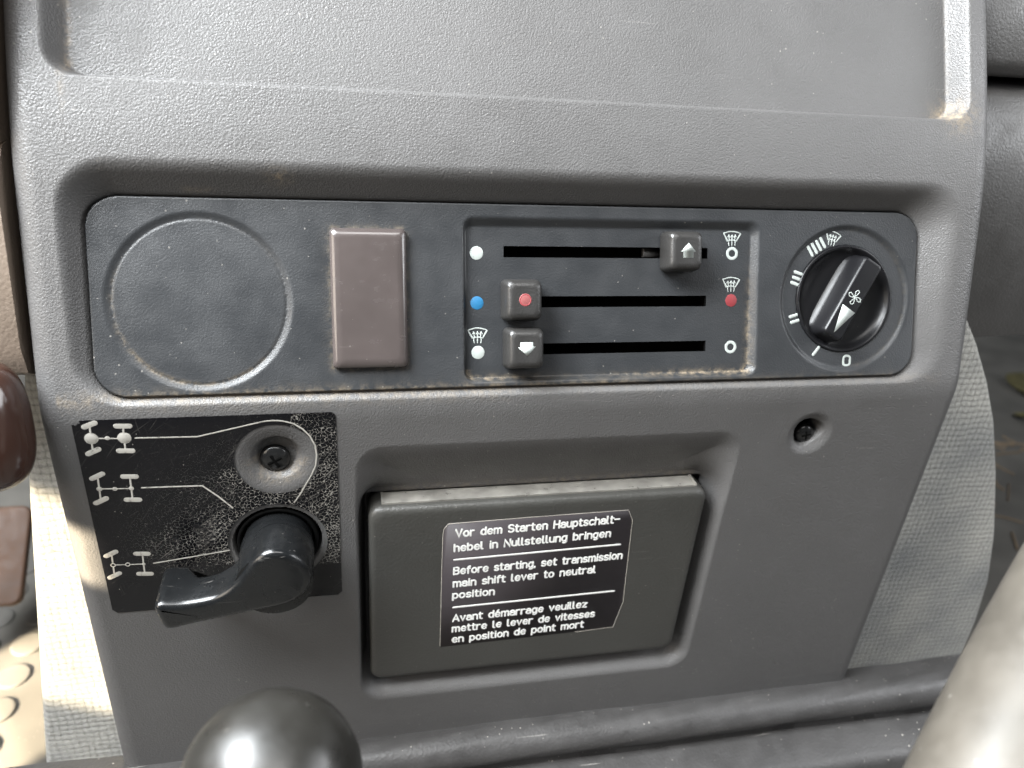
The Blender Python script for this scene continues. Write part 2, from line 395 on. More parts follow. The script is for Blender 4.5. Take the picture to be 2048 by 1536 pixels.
# put the straight lower part exactly on y = 0 and its corner on z = 0
cy -= np.interp(-100, S_, cy)
def prof(s):
    a = np.radians(tilt(s)); return np.interp(s, S_, cy), np.interp(s, S_, cz), a
def US(x, y):
    """photo pixel -> (u, s) on the console's face"""
    d = ray(x, y); best = None
    # points of the profile seen in the plane spanned by X and the ray
    q = (cy * MM - CAM[1]) * d[2] - (cz * MM - CAM[2]) * d[1]
    k = np.where(np.sign(q[:-1]) != np.sign(q[1:]))[0]
    for i in k:
        f = q[i] / (q[i] - q[i + 1]); s = S_[i] + f * DS; y_, z_, _ = prof(s)
        t = (y_ * MM - CAM[1]) / d[1]
        if t > 0 and (best is None or t < best[2]): best = ((CAM[0] + t * d[0]) / MM, s, t)
    return best[0], best[1]
UL, UR = -225.0, 277.0
X = np.array([1., 0, 0]); Zv = np.array([0, 0, 1.]); YN = np.array([0, -1., 0])
F2 = Frame((0, 0, 0), X, Zv, YN)               # lower face, v = z
pa = math.radians(22.2)
PU = np.array([0, math.sin(pa), math.cos(pa)]); PN = np.array([0, -math.cos(pa), math.sin(pa)])
_u, _s = US(1000, 778); _y, _z, _a = prof(_s)
PO = np.array([0, _y, _z]) * MM - PN * 0.0015
PO = PO - PU * 0.0 
FP = Frame(PO, X, PU, PN)                       # plane of the heater panel
print('panel corners', [tuple(round(v, 1) for v in FP.px(*p)) for p in ((160, 388), (1845, 425), (1830, 752), (185, 798), (1000, 407))])
print('top lip', [tuple(round(v, 1) for v in US(*p)) for p in ((200, 318), (700, 335), (1100, 350), (1850, 378), (105, 420), (150, 760), (1925, 450), (1908, 690), (250, 812), (1000, 799), (1750, 775))])
print('tray', [tuple(round(v, 1) for v in US(*p)) for p in ((92, 60), (140, 148), (1890, 243), (1932, 150), (1000, 195))])
PT = FP.px(1000, 407)[1]                        # panel top, mm above its bottom
def s_of(v):
    """arc length of the face opposite height v of the panel plane"""
    p = PO + PU * v * MM; k = np.argmin((cy * MM - p[1]) ** 2 + (cz * MM - p[2]) ** 2); return float(S_[k])

def sdf(U, S, r):
    u0, u1, s0, s1, rad = r
    qx = np.abs(U - (u0 + u1) / 2) - ((u1 - u0) / 2 - rad); qy = np.abs(S - (s0 + s1) / 2) - ((s1 - s0) / 2 - rad)
    return np.hypot(np.maximum(qx, 0), np.maximum(qy, 0)) + np.minimum(np.maximum(qx, qy), 0) - rad
def blend(U, S, outer, inner):
    do = np.maximum(-sdf(U, S, outer), 0); di = np.maximum(sdf(U, S, inner), 0)
    return np.where(di <= 0, 1.0, do / np.maximum(do + di, 1e-6))
def ss(t): t = np.clip(t, 0, 1); return t * t * (3 - 2 * t)
def soft_in(t, k=0.25):
    """0..1 ramp with a rounded start (the lip) and a firmer foot"""
    t = np.clip(t, 0, 1); return np.where(t < k, t * t / (2 * k), t - k / 2) / (1 - k / 2)

# pockets in (u, s)
P_IN = (-198.7, 239.6, 0, 0, 15)
s_b, s_t = s_of(1.0), s_of(PT)
REC_IN = (-199.7, 240.5, s_b - 0.6, s_t + 0.7, 15)
REC_OUT = (-208.0, 260.0, s_b - 4.5, s_t + 17, 24)
tl = [US(140, 148), US(1890, 243), US(92, 60), US(1932, 150)]
TR_B = (tl[0][1] + tl[1][1]) / 2
TR_OUT = (-209.0, 261.0, TR_B, 330, 13); TR_IN = (-201.5, 254.5, TR_B + 4.0, 330, 8)
PK_OUT = (-80.5, 138, -214, -25, 15); PK_IN = (-77.8, 128.3, -200.5, -62, 9)
SCREW1 = F2.px(554, 919); SCREW2 = F2.px(1620, 868); HOLE = F2.px(557, 1085)

# ------------------------------------------------------------------ the console body
def body():
    # columns: side wall, rounded edge, face, rounded edge, side wall.  dn = distance behind the face
    R_ = 11.0
    face = np.arange(UL + R_, UR - R_ + .01, 0.72)
    ang = np.radians(np.linspace(90, 0, 14))
    lu = np.concatenate([[UL + 6, UL + 3, UL + 1], UL + R_ - R_ * np.sin(ang)[:-1]]); ld = np.concatenate([[120, 60, 26], R_ - R_ * np.cos(ang)[:-1]])
    ru = (UR + UL) - lu[::-1]; rd = ld[::-1]
    U1 = np.concatenate([lu, face, ru]); D1 = np.concatenate([ld, np.zeros(len(face)), rd])
    S1 = np.arange(-325, 290, 0.75)
    U, S = np.meshgrid(U1, S1); Dn = np.tile(D1, (len(S1), 1))
    y, z, a = prof(S)
    inside = Dn <= 0.001
    d = np.zeros_like(U); dust = np.zeros_like(U)
    # recess behind the heater panel
    ny, nz = -np.cos(a), np.sin(a)
    dep = ((y * MM - PO[1]) * PN[1] + (z * MM - PO[2]) * PN[2]) / MM + 2.6     # to a plane 2.6 mm behind the panel
    t = blend(U, S, REC_OUT, REC_IN)
    d += np.maximum(dep, 0) * soft_in(t, 0.45) * (sdf(U, S, REC_OUT) < 0)
    d += 28 * ss((-sdf(U, S, REC_IN) - 0.3) / 1.6)
    low = np.exp(-np.abs(S - s_b + 1) / 3.0) * (sdf(U, S, (-215, 258, s_b - 8, s_b + 5, 4)) < 0)
    dust = np.maximum(dust, 0.5 * low * np.where(U < 0, 1, 0.3))
    # tray
    t = blend(U, S, TR_OUT, TR_IN)
    d += 12 * soft_in(t, 0.3) * (sdf(U, S, TR_OUT) < 0)
    cor = np.exp(-(np.hypot(U - TR_IN[1] + 1, S - TR_IN[2]) / 9) ** 2) + 0.8 * np.exp(-(np.hypot((U - TR_IN[0] - .5) / 1.4, (S - TR_IN[2] - 18) / 26)) ** 2) + 0.12 * np.exp(-((U - TR_IN[1]) / 1.0) ** 2) * (S > TR_IN[2])
    dust = np.maximum(dust, cor)
    sc_ = US(556, 352); dust = np.maximum(dust, .8 * np.exp(-((U - sc_[0]) / 5) ** 2 - ((S - sc_[1]) / 3.2) ** 2))
    sc_ = US(385, 376); dust = np.maximum(dust, .5 * np.exp(-((U - sc_[0]) / 6) ** 2 - ((S - sc_[1]) / 1.2) ** 2))
    # drawer pocket: gentle scoop at the top, walls elsewhere
    t = blend(U, S, PK_OUT, PK_IN)
    topw = ss((S + 85) / 30)
    g = soft_in(t, 0.35) * (1 - topw) + (0.5 * t + 0.5 * ss(t)) * topw
    d += 16.5 * g * (sdf(U, S, PK_OUT) < 0)
    d += 14 * ss((-sdf(U, S, PK_IN) - .2) / 1.6) * (S < -66)
    dust = np.maximum(dust, 0.35 * np.exp(-((S + 64) / 3.0) ** 2) * (U > -70) * (U < 122))
    # screw dimples
    r1 = np.hypot(U - SCREW1[0], S - SCREW1[1])
    d += 2.2 * (1 - ss((r1 - 9) / 11)) + 5.0 * (1 - ss((r1 - 8.6) / 4.5))
    dust = np.maximum(dust, 0.35 * np.exp(-((r1 - 12) / 4) ** 2) * (S < SCREW1[1]))
    r2 = np.hypot(U - SCREW2[0], S - SCREW2[1])
    rr = 8.2 + 0.7 * np.sin(3 * np.arctan2(S - SCREW2[1], U - SCREW2[0]) + 1.0)
    d += 4.2 * (1 - ss((r2 - 5.5) / 9.5)) + 16 * (1 - ss((r2 - rr) / .9))
    # lever hole
    r3 = np.hypot(U - HOLE[0], S - HOLE[1])
    d += 16 * (1 - ss((r3 - 21.6) / 1.3)) + 0.5 * (1 - ss((r3 - 24.5) / 1.6)) - 0.25 * (1 - ss((r3 - 25.6) / .8))
    # shallow waviness of an old moulding
    d += 0.25 * np.sin(U / 61 + 1) * np.sin(S / 47)
    d = np.where(inside, d, 0) + Dn
    P = np.stack([U, y - ny * d, z - nz * d], -1) * MM
    nr, nc = U.shape
    idx = np.arange(nr * nc).reshape(nr, nc)
    F = np.stack([idx[:-1, :-1], idx[:-1, 1:], idx[1:, 1:], idx[1:, :-1]], -1).reshape(-1, 4)
    o = mk('body', P.reshape(-1, 3), F, 'console_plastic', console)
    at = o.data.attributes.new('dust', 'FLOAT', 'POINT'); at.data.foreach_set('value', np.clip(dust, 0, 1).ravel().astype(np.float32))
    return o
console = empty('centre_console', (0, 0, 0), 'grey grained plastic dashboard console holding the heater panel, drawer and lever', 'dashboard console')
body()

def phillips(fr, u, v, h, r, parent, rot=0.3):
    rings = [at_h(circle(r, 36, u, v), h - 3)]
    for k in range(7):
        a = math.radians(k * 13); rings.append(at_h(circle(r * math.cos(a), 36, u, v), h + 0.42 * r * math.sin(a)))
    V, F = loft(fr, rings); s_ = mk('screw', V, F, 'screw_black', parent)
    parts = []
    for k in range(2):
        c, q = math.cos(rot + k * math.pi / 2), math.sin(rot + k * math.pi / 2); L = r * .42
        parts.append(stroke(fr, [(u - c * L, v - q * L), (u, v), (u + c * L, v + q * L)], r * .22, h + 0.42 * r - .15, .25))
    V, F = join(*parts); mk('cross_slot', V, F, 'shade_black', s_)
    return s_
u_, v_ = F2.px(550, 917, -5.5); phillips(F2, u_, v_, -6.0, 7.6, console, 0.5)
u_, v_ = F2.px(1611, 869, -5); phillips(F2, u_, v_, -6.4, 5.6, console, 0.2)
# added black ring and disc: shade inside lever and screw holes put into colour
V, F = loft(F2, [at_h(circle(21.2, 64, *HOLE), -14), at_h(circle(21.2, 64, *HOLE), -1.2), at_h(circle(20.2, 64, *HOLE), -.8), at_h(circle(19.0, 64, *HOLE), -1.6), at_h(circle(18.8, 64, *HOLE), -14)], cap1=True)
mk('hole_shade_ring', V, F, 'shade_black', console)
V, F = disc(F2, SCREW2[0], SCREW2[1], 10.4, -19, -16.0); mk('hole_shade_disc', V, F, 'shade_black', console)

# ------------------------------------------------------------------ heater panel
panel = empty('heater_panel', FP.pt(20, 45), 'dark blue grey heater control panel with three slots, let into the console', 'control panel')
SLOTS = []
for (xa, ya, xb, yb) in ((1007, 493, 1415, 517), (1009, 592, 1412, 614), (1011, 686, 1411, 705)):
    p = FP.px(xa, (ya + yb) / 2 , -3.5); q = FP.px(xb, (ya + yb) / 2, -3.5); SLOTS.append((p[0], q[0], (p[1] + q[1]) / 2 - 2.9, (p[1] + q[1]) / 2 + 2.9))
DIAL = (194.1, FP.px(1693, 598)[1])
BLANK = ((FP.px(212, 602)[0] + FP.px(580, 602)[0]) / 2, (FP.px(396, 430)[1] + FP.px(396, 776)[1]) / 2)
bz = [FP.px(*p) for p in ((922, 432), (1522, 440), (1515, 755), (930, 766))]
BZ_O = ((bz[0][0] + bz[3][0]) / 2, (bz[1][0] + bz[2][0]) / 2, bz[3][1] - 0.3, bz[0][1] + .5, 6)
BZ_I = (BZ_O[0] + 2.0, BZ_O[1] - 4.5, BZ_O[2] + 2.2, BZ_O[3] - 5.0, 3.5)
BZ_D = 3.6
def plate():
    PR = (P_IN[0], P_IN[1], 0.8, PT, 15)
    us = np.arange(PR[0] - .6, PR[1] + .61, 0.6); vs = np.arange(PR[2] - .6, PR[3] + .61, 0.6)
    for a, b, c, d in SLOTS:
        us = np.concatenate([us, [a, b]]); vs = np.concatenate([vs, [c, d]])
    us, vs = np.unique(np.round(us, 3)), np.unique(np.round(vs, 3))
    def thin(arr, keep):
        out = [arr[0]]
        for x in arr[1:]:
            if x - out[-1] < 0.12:
                if any(abs(x - k) < 1e-3 for k in keep): out[-1] = x
                continue
            out.append(x)
        return np.array(out)
    us = thin(us, [round(k, 3) for s_ in SLOTS for k in s_[:2]]); vs = thin(vs, [round(k, 3) for s_ in SLOTS for k in s_[2:]])
    U, V = np.meshgrid(us, vs); h = np.zeros_like(U); dust = np.zeros_like(U)
    e = -sdf(U, V, PR); h -= 3.5 * (1 - ss(e / 0.45))
    dust = np.maximum(dust, 0.8 * np.exp(-(V - PR[2]) / 1.6) * np.where(U < 70, 1, .4))
    # slider bezel
    t = blend(U, V, BZ_O, BZ_I); h -= BZ_D * soft_in(t, .35) * (sdf(U, V, BZ_O) < 0)
    bi = sdf(U, V, BZ_I)
    dust = np.maximum(dust, 1.1 * np.exp(-np.abs(bi + 0.2) / 1.1) * (((V < BZ_I[2] + 5) * np.clip(np.abs(U - 40) / 70, 0.1, 1)) + (U > BZ_I[1] - 4) * np.clip((BZ_I[3] - 8 - V) / 60, 0, 1) * .8))
    # round blank: groove and slightly domed disc
    r = np.hypot(U - BLANK[0], V - BLANK[1]); R0 = 40.3
    h -= 1.2 * (1 - ss((r - R0 + 0.9) / 3.4)) * (r >= R0 - .9)
    inner = (r < R0 - .9); h -= np.where(inner, 1.2 + .35 - .45 * ss((R0 - .9 - r) / 1.1) - .3 * ss((R0 - .9 - r) / 12), 0)
    an = np.arctan2(V - BLANK[1], U - BLANK[0])
    dust = np.maximum(dust, (0.04 + .45 * np.clip(np.cos(an + 2.1), 0, 1)) * np.exp(-((r - R0 + 1.2) / 1.1) ** 2))
    # dial recess
    r = np.hypot(U - DIAL[0], V - DIAL[1]); h -= 1.7 * (1 - ss((r - 38.2) / 3.4)); h -= 9 * (1 - ss((r - 29.2) / .8))
    dust = np.maximum(dust, 0.10 * np.exp(-((r - 39) / 1.2) ** 2) * (U > DIAL[0]))
    # grime round the button
    dust = np.maximum(dust, 0.3 * np.exp(-np.abs(sdf(U, V, (-90.5, -53, 12, 81.2, 2))) / 1.2))
    P = FP.o + U[..., None] * MM * X + V[..., None] * MM * PU + h[..., None] * MM * PN
    nr, nc = U.shape; idx = np.arange(nr * nc).reshape(nr, nc)
    F = np.stack([idx[:-1, :-1], idx[:-1, 1:], idx[1:, 1:], idx[1:, :-1]], -1).reshape(-1, 4)
    cu = (U[:-1, :-1] + U[1:, 1:]).ravel() / 2; cv = (V[:-1, :-1] + V[1:, 1:]).ravel() / 2
    ok = sdf(cu, cv, PR) < 0.5
    for a, b, c, d in SLOTS: ok &= ~((cu > a) & (cu < b) & (cv > c) & (cv < d))
    F = F[ok]
    o = mk('faceplate', P.reshape(-1, 3), F, 'panel_plastic', panel)
    at = o.data.attributes.new('dust', 'FLOAT', 'POINT'); at.data.foreach_set('value', np.clip(dust, 0, 1).ravel().astype(np.float32))
    # slot edges have thickness; a black box behind each one paints in the shade
    for a, b, c, d in SLOTS:
        rc = [(a, c), (a, d), (b, d), (b, c)]
        V_, F_ = loft(FP, [at_h(rc, -BZ_D), at_h(rc, -BZ_D - 2.2), at_h([(x + sx * 4, y + sy * 4) for (x, y), (sx, sy) in zip(rc, ((-1, -1), (-1, 1), (1, 1), (1, -1)))], -BZ_D - 2.4), at_h([(x + sx * 4, y + sy * 4) for (x, y), (sx, sy) in zip(rc, ((-1, -1), (-1, 1), (1, 1), (1, -1)))], -BZ_D - 14)])
        mk('slot', V_, F_, 'shade_black', panel, smooth=False)
plate()

FB = Frame(FP.pt(0, 0, -BZ_D), X, PU, PN)        # floor of the slider bezel
FD = Frame(FP.pt(0, 0, -1.7), X, PU, PN)         # floor of the dial
def mark(name, geo, material, parent): V, F = geo; return mk(name, V, F, material, parent)
for (x, y, m_) in ((953, 506, 'paint_white'), (954, 606, 'paint_blue'), (956, 705, 'paint_white'), (1462, 601, 'paint_red')):
    mark('marker_dot', disc(FB, *FB.px(x, y), 3.45, -.1, .1), m_, panel)
for (x, y) in ((1464, 507), (1461, 694)):
    u, v = FB.px(x, y); mark('marker_ring', stroke(FB, circle(2.75, 28, u, v)[::-1], 1.6, 0, .12, closed=True), 'paint_white', panel)
def defrost(fr, u, v, w, hgt, pen, parent, rot=0.0):
    """windscreen outline with three rising air arrows"""
    c, s_ = math.cos(rot), math.sin(rot)
    T = lambda P: [(u + c * a * w - s_ * b * hgt, v + s_ * a * w + c * b * hgt) for a, b in P]
    top = [(-.5 + i / 12, .36 + .14 * math.sin(math.pi * i / 12)) for i in range(13)]
    bot = [(.27 - i * .54 / 8, -.18 + .07 * math.sin(math.pi * i / 8)) for i in range(9)]
    parts = [stroke(fr, T(top + bot + [top[0]]), pen, 0, .12)]
    for k in (-1, 0, 1):
        x0 = k * .19
        parts.append(stroke(fr, T([(x0 * .9, -.5), (x0 * .9 + .03 * k, -.3), (x0 - .03 * k, -.1), (x0, .22)]), pen * .85, .02, .12))
        parts.append(stroke(fr, T([(x0 - .07, .10), (x0, .26), (x0 + .07, .10)]), pen * .7, .02, .12))
    return mark('windscreen_icon', join(*parts), 'paint_white', parent)
for (x, y) in ((1464, 477), (1462, 569), (955, 671)): defrost(FB, *FB.px(x, y), 10.0, 7.6, .62, panel)
def bars(x, y, n, L, pitch, rot):
    u, v = FD.px(x, y); c, s_ = math.cos(rot), math.sin(rot); parts = []
    for k in range(n):
        o_ = (k - (n - 1) / 2) * pitch; a = (u - s_ * o_, v + c * o_)
        parts.append(stroke(FD, [(a[0] - c * L / 2, a[1] - s_ * L / 2), (a[0] + c * L / 2, a[1] + s_ * L / 2)], 1.75, 0, .15))
    mark('dial_mark', join(*parts), 'paint_white', panel)
bars(1632, 702, 1, 5.2, 0, math.radians(50)); bars(1589, 637, 2, 4.8, 3.3, math.radians(16)); bars(1594, 557, 3, 4.8, 3.1, math.radians(-18)); bars(1633, 494, 4, 5.4, 3.0, math.radians(-58))
defrost(FD, *FD.px(1665, 477), 9.4, 7.6, .58, panel, math.radians(-14))
p0 = FD.px(1686, 731); p1 = FD.px(1699, 731)
mark('dial_mark', text_line(FD, '0', p0, p1, 5.6, 1.35, 0), 'paint_white', panel)

# brown blanking cover
u, v = -71.6, 46.6
rings = []
for (ins, h) in ((0, -1), (0, 1.6), (.3, 2.8), (1.1, 3.8), (2.6, 4.5), (4.3, 4.75), (4.8, 4.8)):
    rings.append(at_h(rrect(18.4 - ins, 34.2 - ins, 2.4, 5, u, v), h))
V, F = loft(FP, rings); sw = mk('blanking_cover', V, F, 'brown_plastic', None)
tag(sw, 'glossy brown rectangular switch blank between the round blank and the slider slots', 'switch cover')

# slider levers
def slider(x, y, base, label):
    """x, y: photo centre of the knob's front face"""
    H = 15.0
    u, v = FB.px(x, y, H)
    t = empty('slider_lever', FB.pt(u, v, 0), label, 'slider', 'heater sliders on the panel')
    rings = []
    for (hw, hh, r, h) in ((7.8, 8.8, 2.2, .8), (9.6, 10.3, 2.6, 1.4), (10.0, 10.7, 2.8, 2.6), (9.6, 10.3, 2.9, 9.5), (9.2, 9.9, 2.9, 12.2), (8.6, 9.3, 2.8, 13.7), (7.6, 8.3, 2.6, 14.6), (6.3, 7.0, 2.4, 15.0), (5.6, 6.3, 2.2, 15.02)):
        rings.append(at_h(rrect(hw, hh, r, 6, u, v), h))
    V, F = loft(FB, rings, cap0=True); k = mk('knob', V, F, 'slider_plastic', t)
    V, F = loft(FB, [at_h(rrect(4.5, 1.7, .3, 2, u, v), -15), at_h(rrect(4.5, 1.7, .3, 2, u, v), 2)]); mk('stem', V, F, 'slider_plastic', t)
    fr = Frame(FB.pt(u, v, 15.02), X, PU, PN)
    return t, k, fr, u, v
t, k, fr, u, v = slider(1375, 501, None, 'black slider knob with a white up arrow in the top slot')
A = [(-4.6, -.6), (0, 4.2), (4.6, -.6), (3.1, -.6), (3.1, -4.0), (-3.1, -4.0), (-3.1, -.6)]
A = [(a * .92 + .6, b * .95) for a, b in A]
mark('arrow_mark', prism(fr, A, -.2, .08), 'paint_white', t)
V, F = loft(FB, [at_h(rrect(4.5, 2.4, .3, 2, u - 12.5, v), -6.4), at_h(rrect(4.5, 2.4, .3, 2, u - 12.5, v), -3.2)]); mk('guide_tab', V, F, 'slider_plastic', t)
t, k, fr, u, v = slider(1050, 600, None, 'black slider knob with a red dot in the middle slot')
mark('dot_mark', disc(fr, .2, 0, 3.2, -.2, .1), 'paint_pale_red', t)
mark('dot_mark', stroke(fr, circle(2.75, 28, .2, 0)[::-1], .55, .05, .12, closed=True), 'paint_red', t)
t, k, fr, u, v = slider(1054, 698, None, 'black slider knob with a white down arrow in the bottom slot')
A = [(-4.6, .9), (-3.4, .9), (-3.4, 3.4), (3.2, 3.4), (3.2, 1.2), (4.6, 1.2), (.2, -3.6)]
mark('arrow_mark', prism(fr, A, -.2, .08), 'paint_white', t)

# fan knob
def fan_knob():
    t = empty('fan_knob', FD.pt(*DIAL), 'glossy black rotary fan knob with a white pointer on the round dial', 'rotary knob')
    u, v = DIAL
    rings = [at_h(circle(r, 80, u, v), h) for r, h in ((30.2, -1), (30.2, .5), (29.9, .9), (29.3, 1.0), (28.7, .8), (28.0, .0), (27.0, -1.6), (24, -3.0), (18, -3.6), (8, -3.8))]
    V, F = loft(FD, rings); mk('knob_base', V, F, 'black_gloss', t)
    H = 9.0
    a = FD.px(1757, 525, H); b = FD.px(1670.5, 678, H)
    a, b = np.array(a), np.array(b); e = (a - b) / np.linalg.norm(a - b); rot = math.atan2(e[1], e[0])
    rings = []
    for hw, hh, r, h in ((27.2, 11.5, 9.0, -3.9), (26.4, 9.2, 6.5, -2.6), (25.8, 8.0, 4.5, 0), (25.0, 7.1, 3.2, 4), (24.4, 6.4, 2.2, 7.4), (24.0, 5.9, 1.8, 8.5), (23.4, 5.3, 1.5, 8.95), (22.6, 4.5, 1.2, 9.02)):
        rings.append(at_h(rrect(hw, hh, r, 6, u, v, rot), h))
    V, F = loft(FD, rings); mk('grip', V, F, 'black_gloss', t, angle=50)
    fr = Frame(FD.pt(u, v, 9.03), X * e[0] + PU * e[1], PU * e[0] - X * e[1], PN)
    mark('pointer_mark', prism(fr, [(-22.0, .6), (-6.0, 4.6), (-6.2, -4.8)], -.2, .08), 'paint_white', t)
    parts = []
    for k in range(4):
        an = k * math.pi / 2 + .35
        P = [(.25, 0), (1.6, .15), (3.2, .0), (4.0, -.8), (3.9, -1.9), (3.0, -2.3), (1.9, -1.5), (.9, -.5), (.25, 0)]
        parts.append(stroke(fr, [(1.0 + p * math.cos(an) - q * math.sin(an), p * math.sin(an) + q * math.cos(an)) for p, q in P], .5, 0, .1))
    mark('fan_icon', join(*parts), 'paint_white', t)
fan_knob()

# ------------------------------------------------------------------ drive mode sticker
FS = Frame(F2.pt(0, 0, 0.32), X, Zv, YN)
def grid_sheet():
    st = empty('shift_diagram_sticker', FS.pt(-150, -60), 'worn black sticker with three white axle diagrams, around the lever', 'sticker')
    L0, L1, L2, L3 = -209.5, -89.5, -123.0, -3.2
    us = np.arange(L0, L1 + .01, .5); vs = np.arange(L2, L3 + .01, .5); U, V = np.meshgrid(us, vs)
    # snap vertices to circular cut-outs and rounded corners so that the edges run clean
    R1, R2 = 20.6, 25.6
    for (c, R0) in ((SCREW1, R1), (HOLE, R2)):
        d = np.hypot(U - c[0], V - c[1]); near = np.abs(d - R0) < .27
        U = np.where(near, c[0] + (U - c[0]) * R0 / d, U); V = np.where(near, c[1] + (V - c[1]) * R0 / d, V)
    # slightly uneven outline
    y, z, a = prof(V)
    keep = (np.hypot(U - SCREW1[0], V - SCREW1[1]) >= R1 - .01) & (np.hypot(U - HOLE[0], V - HOLE[1]) >= R2 - .01)
    s_ = sdf(U, V, (L0, L1, L2, L3, 3.0)); keep &= s_ < .2
    keep &= ~((U < L0 + 3.5) & (V > L3 - 2.0 + .4 * np.sin(U * 3)))
    off = .30
    P = np.stack([U * MM, (y - np.cos(a) * off) * MM, (z + np.sin(a) * off) * MM], -1)
    nr, nc = U.shape; idx = np.arange(nr * nc).reshape(nr, nc)
    F = np.stack([idx[:-1, :-1], idx[:-1, 1:], idx[1:, 1:], idx[1:, :-1]], -1).reshape(-1, 4)
    kf = keep.ravel(); F = F[kf[F].all(1)]
    o = mk('film', P.reshape(-1, 3), F, 'decal_film', st)
    d1 = np.hypot(U - SCREW1[0], V - SCREW1[1]); d2 = np.hypot(U - HOLE[0], V - HOLE[1])
    wear = np.maximum(np.exp(-np.maximum(d1 - 20, 0) / 7) * ((V < SCREW1[1] - 4) | (U > SCREW1[0] + 8)), .95 * np.exp(-np.maximum(d2 - 25, 0) / 13) * (V > HOLE[1] - 12))
    wear = np.maximum(wear, ss((U + 106) / 12) * (V > -100) * (V < -12) * .9)
    wear = np.maximum(wear, .6 * np.exp(-((U + 165) / 18) ** 2 - ((V + 82) / 12) ** 2))
    at = o.data.attributes.new('wear', 'FLOAT', 'POINT'); at.data.foreach_set('value', np.clip(wear, 0, 1).ravel().astype(np.float32))
    return st
sticker = grid_sheet()
def zp(x, y): return FS.px(120 + x / 3.2, 800 + y / 3.2)      # from the 3.2x enlargement of the photo
def ink_line(P, w): return stroke(FS, [zp(*p) for p in P], w, 0, .05)
def wheel(cx, cy_, hl, ang, w=2.7):
    c, s_ = math.cos(math.radians(ang)), math.sin(math.radians(ang)); r = hl - 14
    return stroke(FS, [zp(cx - c * r, cy_ + s_ * r), zp(cx + c * r, cy_ - s_ * r)], w, .03, .05)
def ink_disc(x, y, r): u, v = zp(x, y); return disc(FS, u, v, r * .0745, -.05, .08, bev=.3)
def ink_ring(x, y, r): u, v = zp(x, y); return stroke(FS, circle(r * .0745, 24, u, v)[::-1], .55, .02, .1, closed=True)
d1 = [wheel(188, 160, 50, 22), wheel(213, 330, 50, 24), ink_line([(190, 175), (208, 312)], .85), ink_disc(200, 247, 43), ink_line([(238, 247), (372, 247)], .7), ink_disc(302, 244, 17), ink_disc(411, 243, 43), wheel(402, 167, 56, 0), wheel(421, 325, 57, 0), ink_line([(404, 180), (418, 315)], .85)]
d2 = [wheel(238, 488, 50, 25), wheel(263, 645, 50, 25), ink_line([(242, 500), (260, 632)], .85), ink_disc(252, 570, 19), ink_line([(262, 569), (446, 567)], .7), ink_disc(351, 569, 17), ink_disc(456, 566, 18), wheel(445, 490, 55, 0), wheel(467, 638, 55, 0), ink_line([(448, 500), (464, 628)], .85)]
d3 = [wheel(326, 985, 47, 25), wheel(350, 1123, 47, 25), ink_line([(331, 996), (338, 1042)], .8), ink_line([(342, 1072), (347, 1110)], .8), ink_ring(340, 1057, 14), ink_line([(356, 1056), (419, 1054)], .6), ink_ring(434, 1053, 14), ink_line([(450, 1053), (530, 1050)], .6), ink_disc(535, 1050, 13), wheel(525, 984, 53, 0), wheel(545, 1112, 53, 0), ink_line([(528, 995), (542, 1102)], .8)]
for d_ in (d1, d2, d3): mark('axle_diagram', join(*d_), 'decal_ink', sticker)
sm = [(482, 244), (700, 239), (880, 235), (1100, 184), (1310, 136), (1360, 132), (1420, 134), (1490, 150), (1550, 183), (1600, 232), (1632, 290), (1643, 350), (1636, 420), (1610, 480), (1570, 545), (1540, 600), (1500, 655)]
mark('guide_line', ink_line(sm, .75), 'decal_ink', sticker)
mark('guide_line', ink_line([(525, 562), (720, 555), (910, 549), (1010, 615), (1105, 690)], .8), 'decal_ink', sticker)
mark('guide_line', ink_line([(600, 1045), (850, 1003), (1085, 962)], .75), 'decal_ink', sticker)

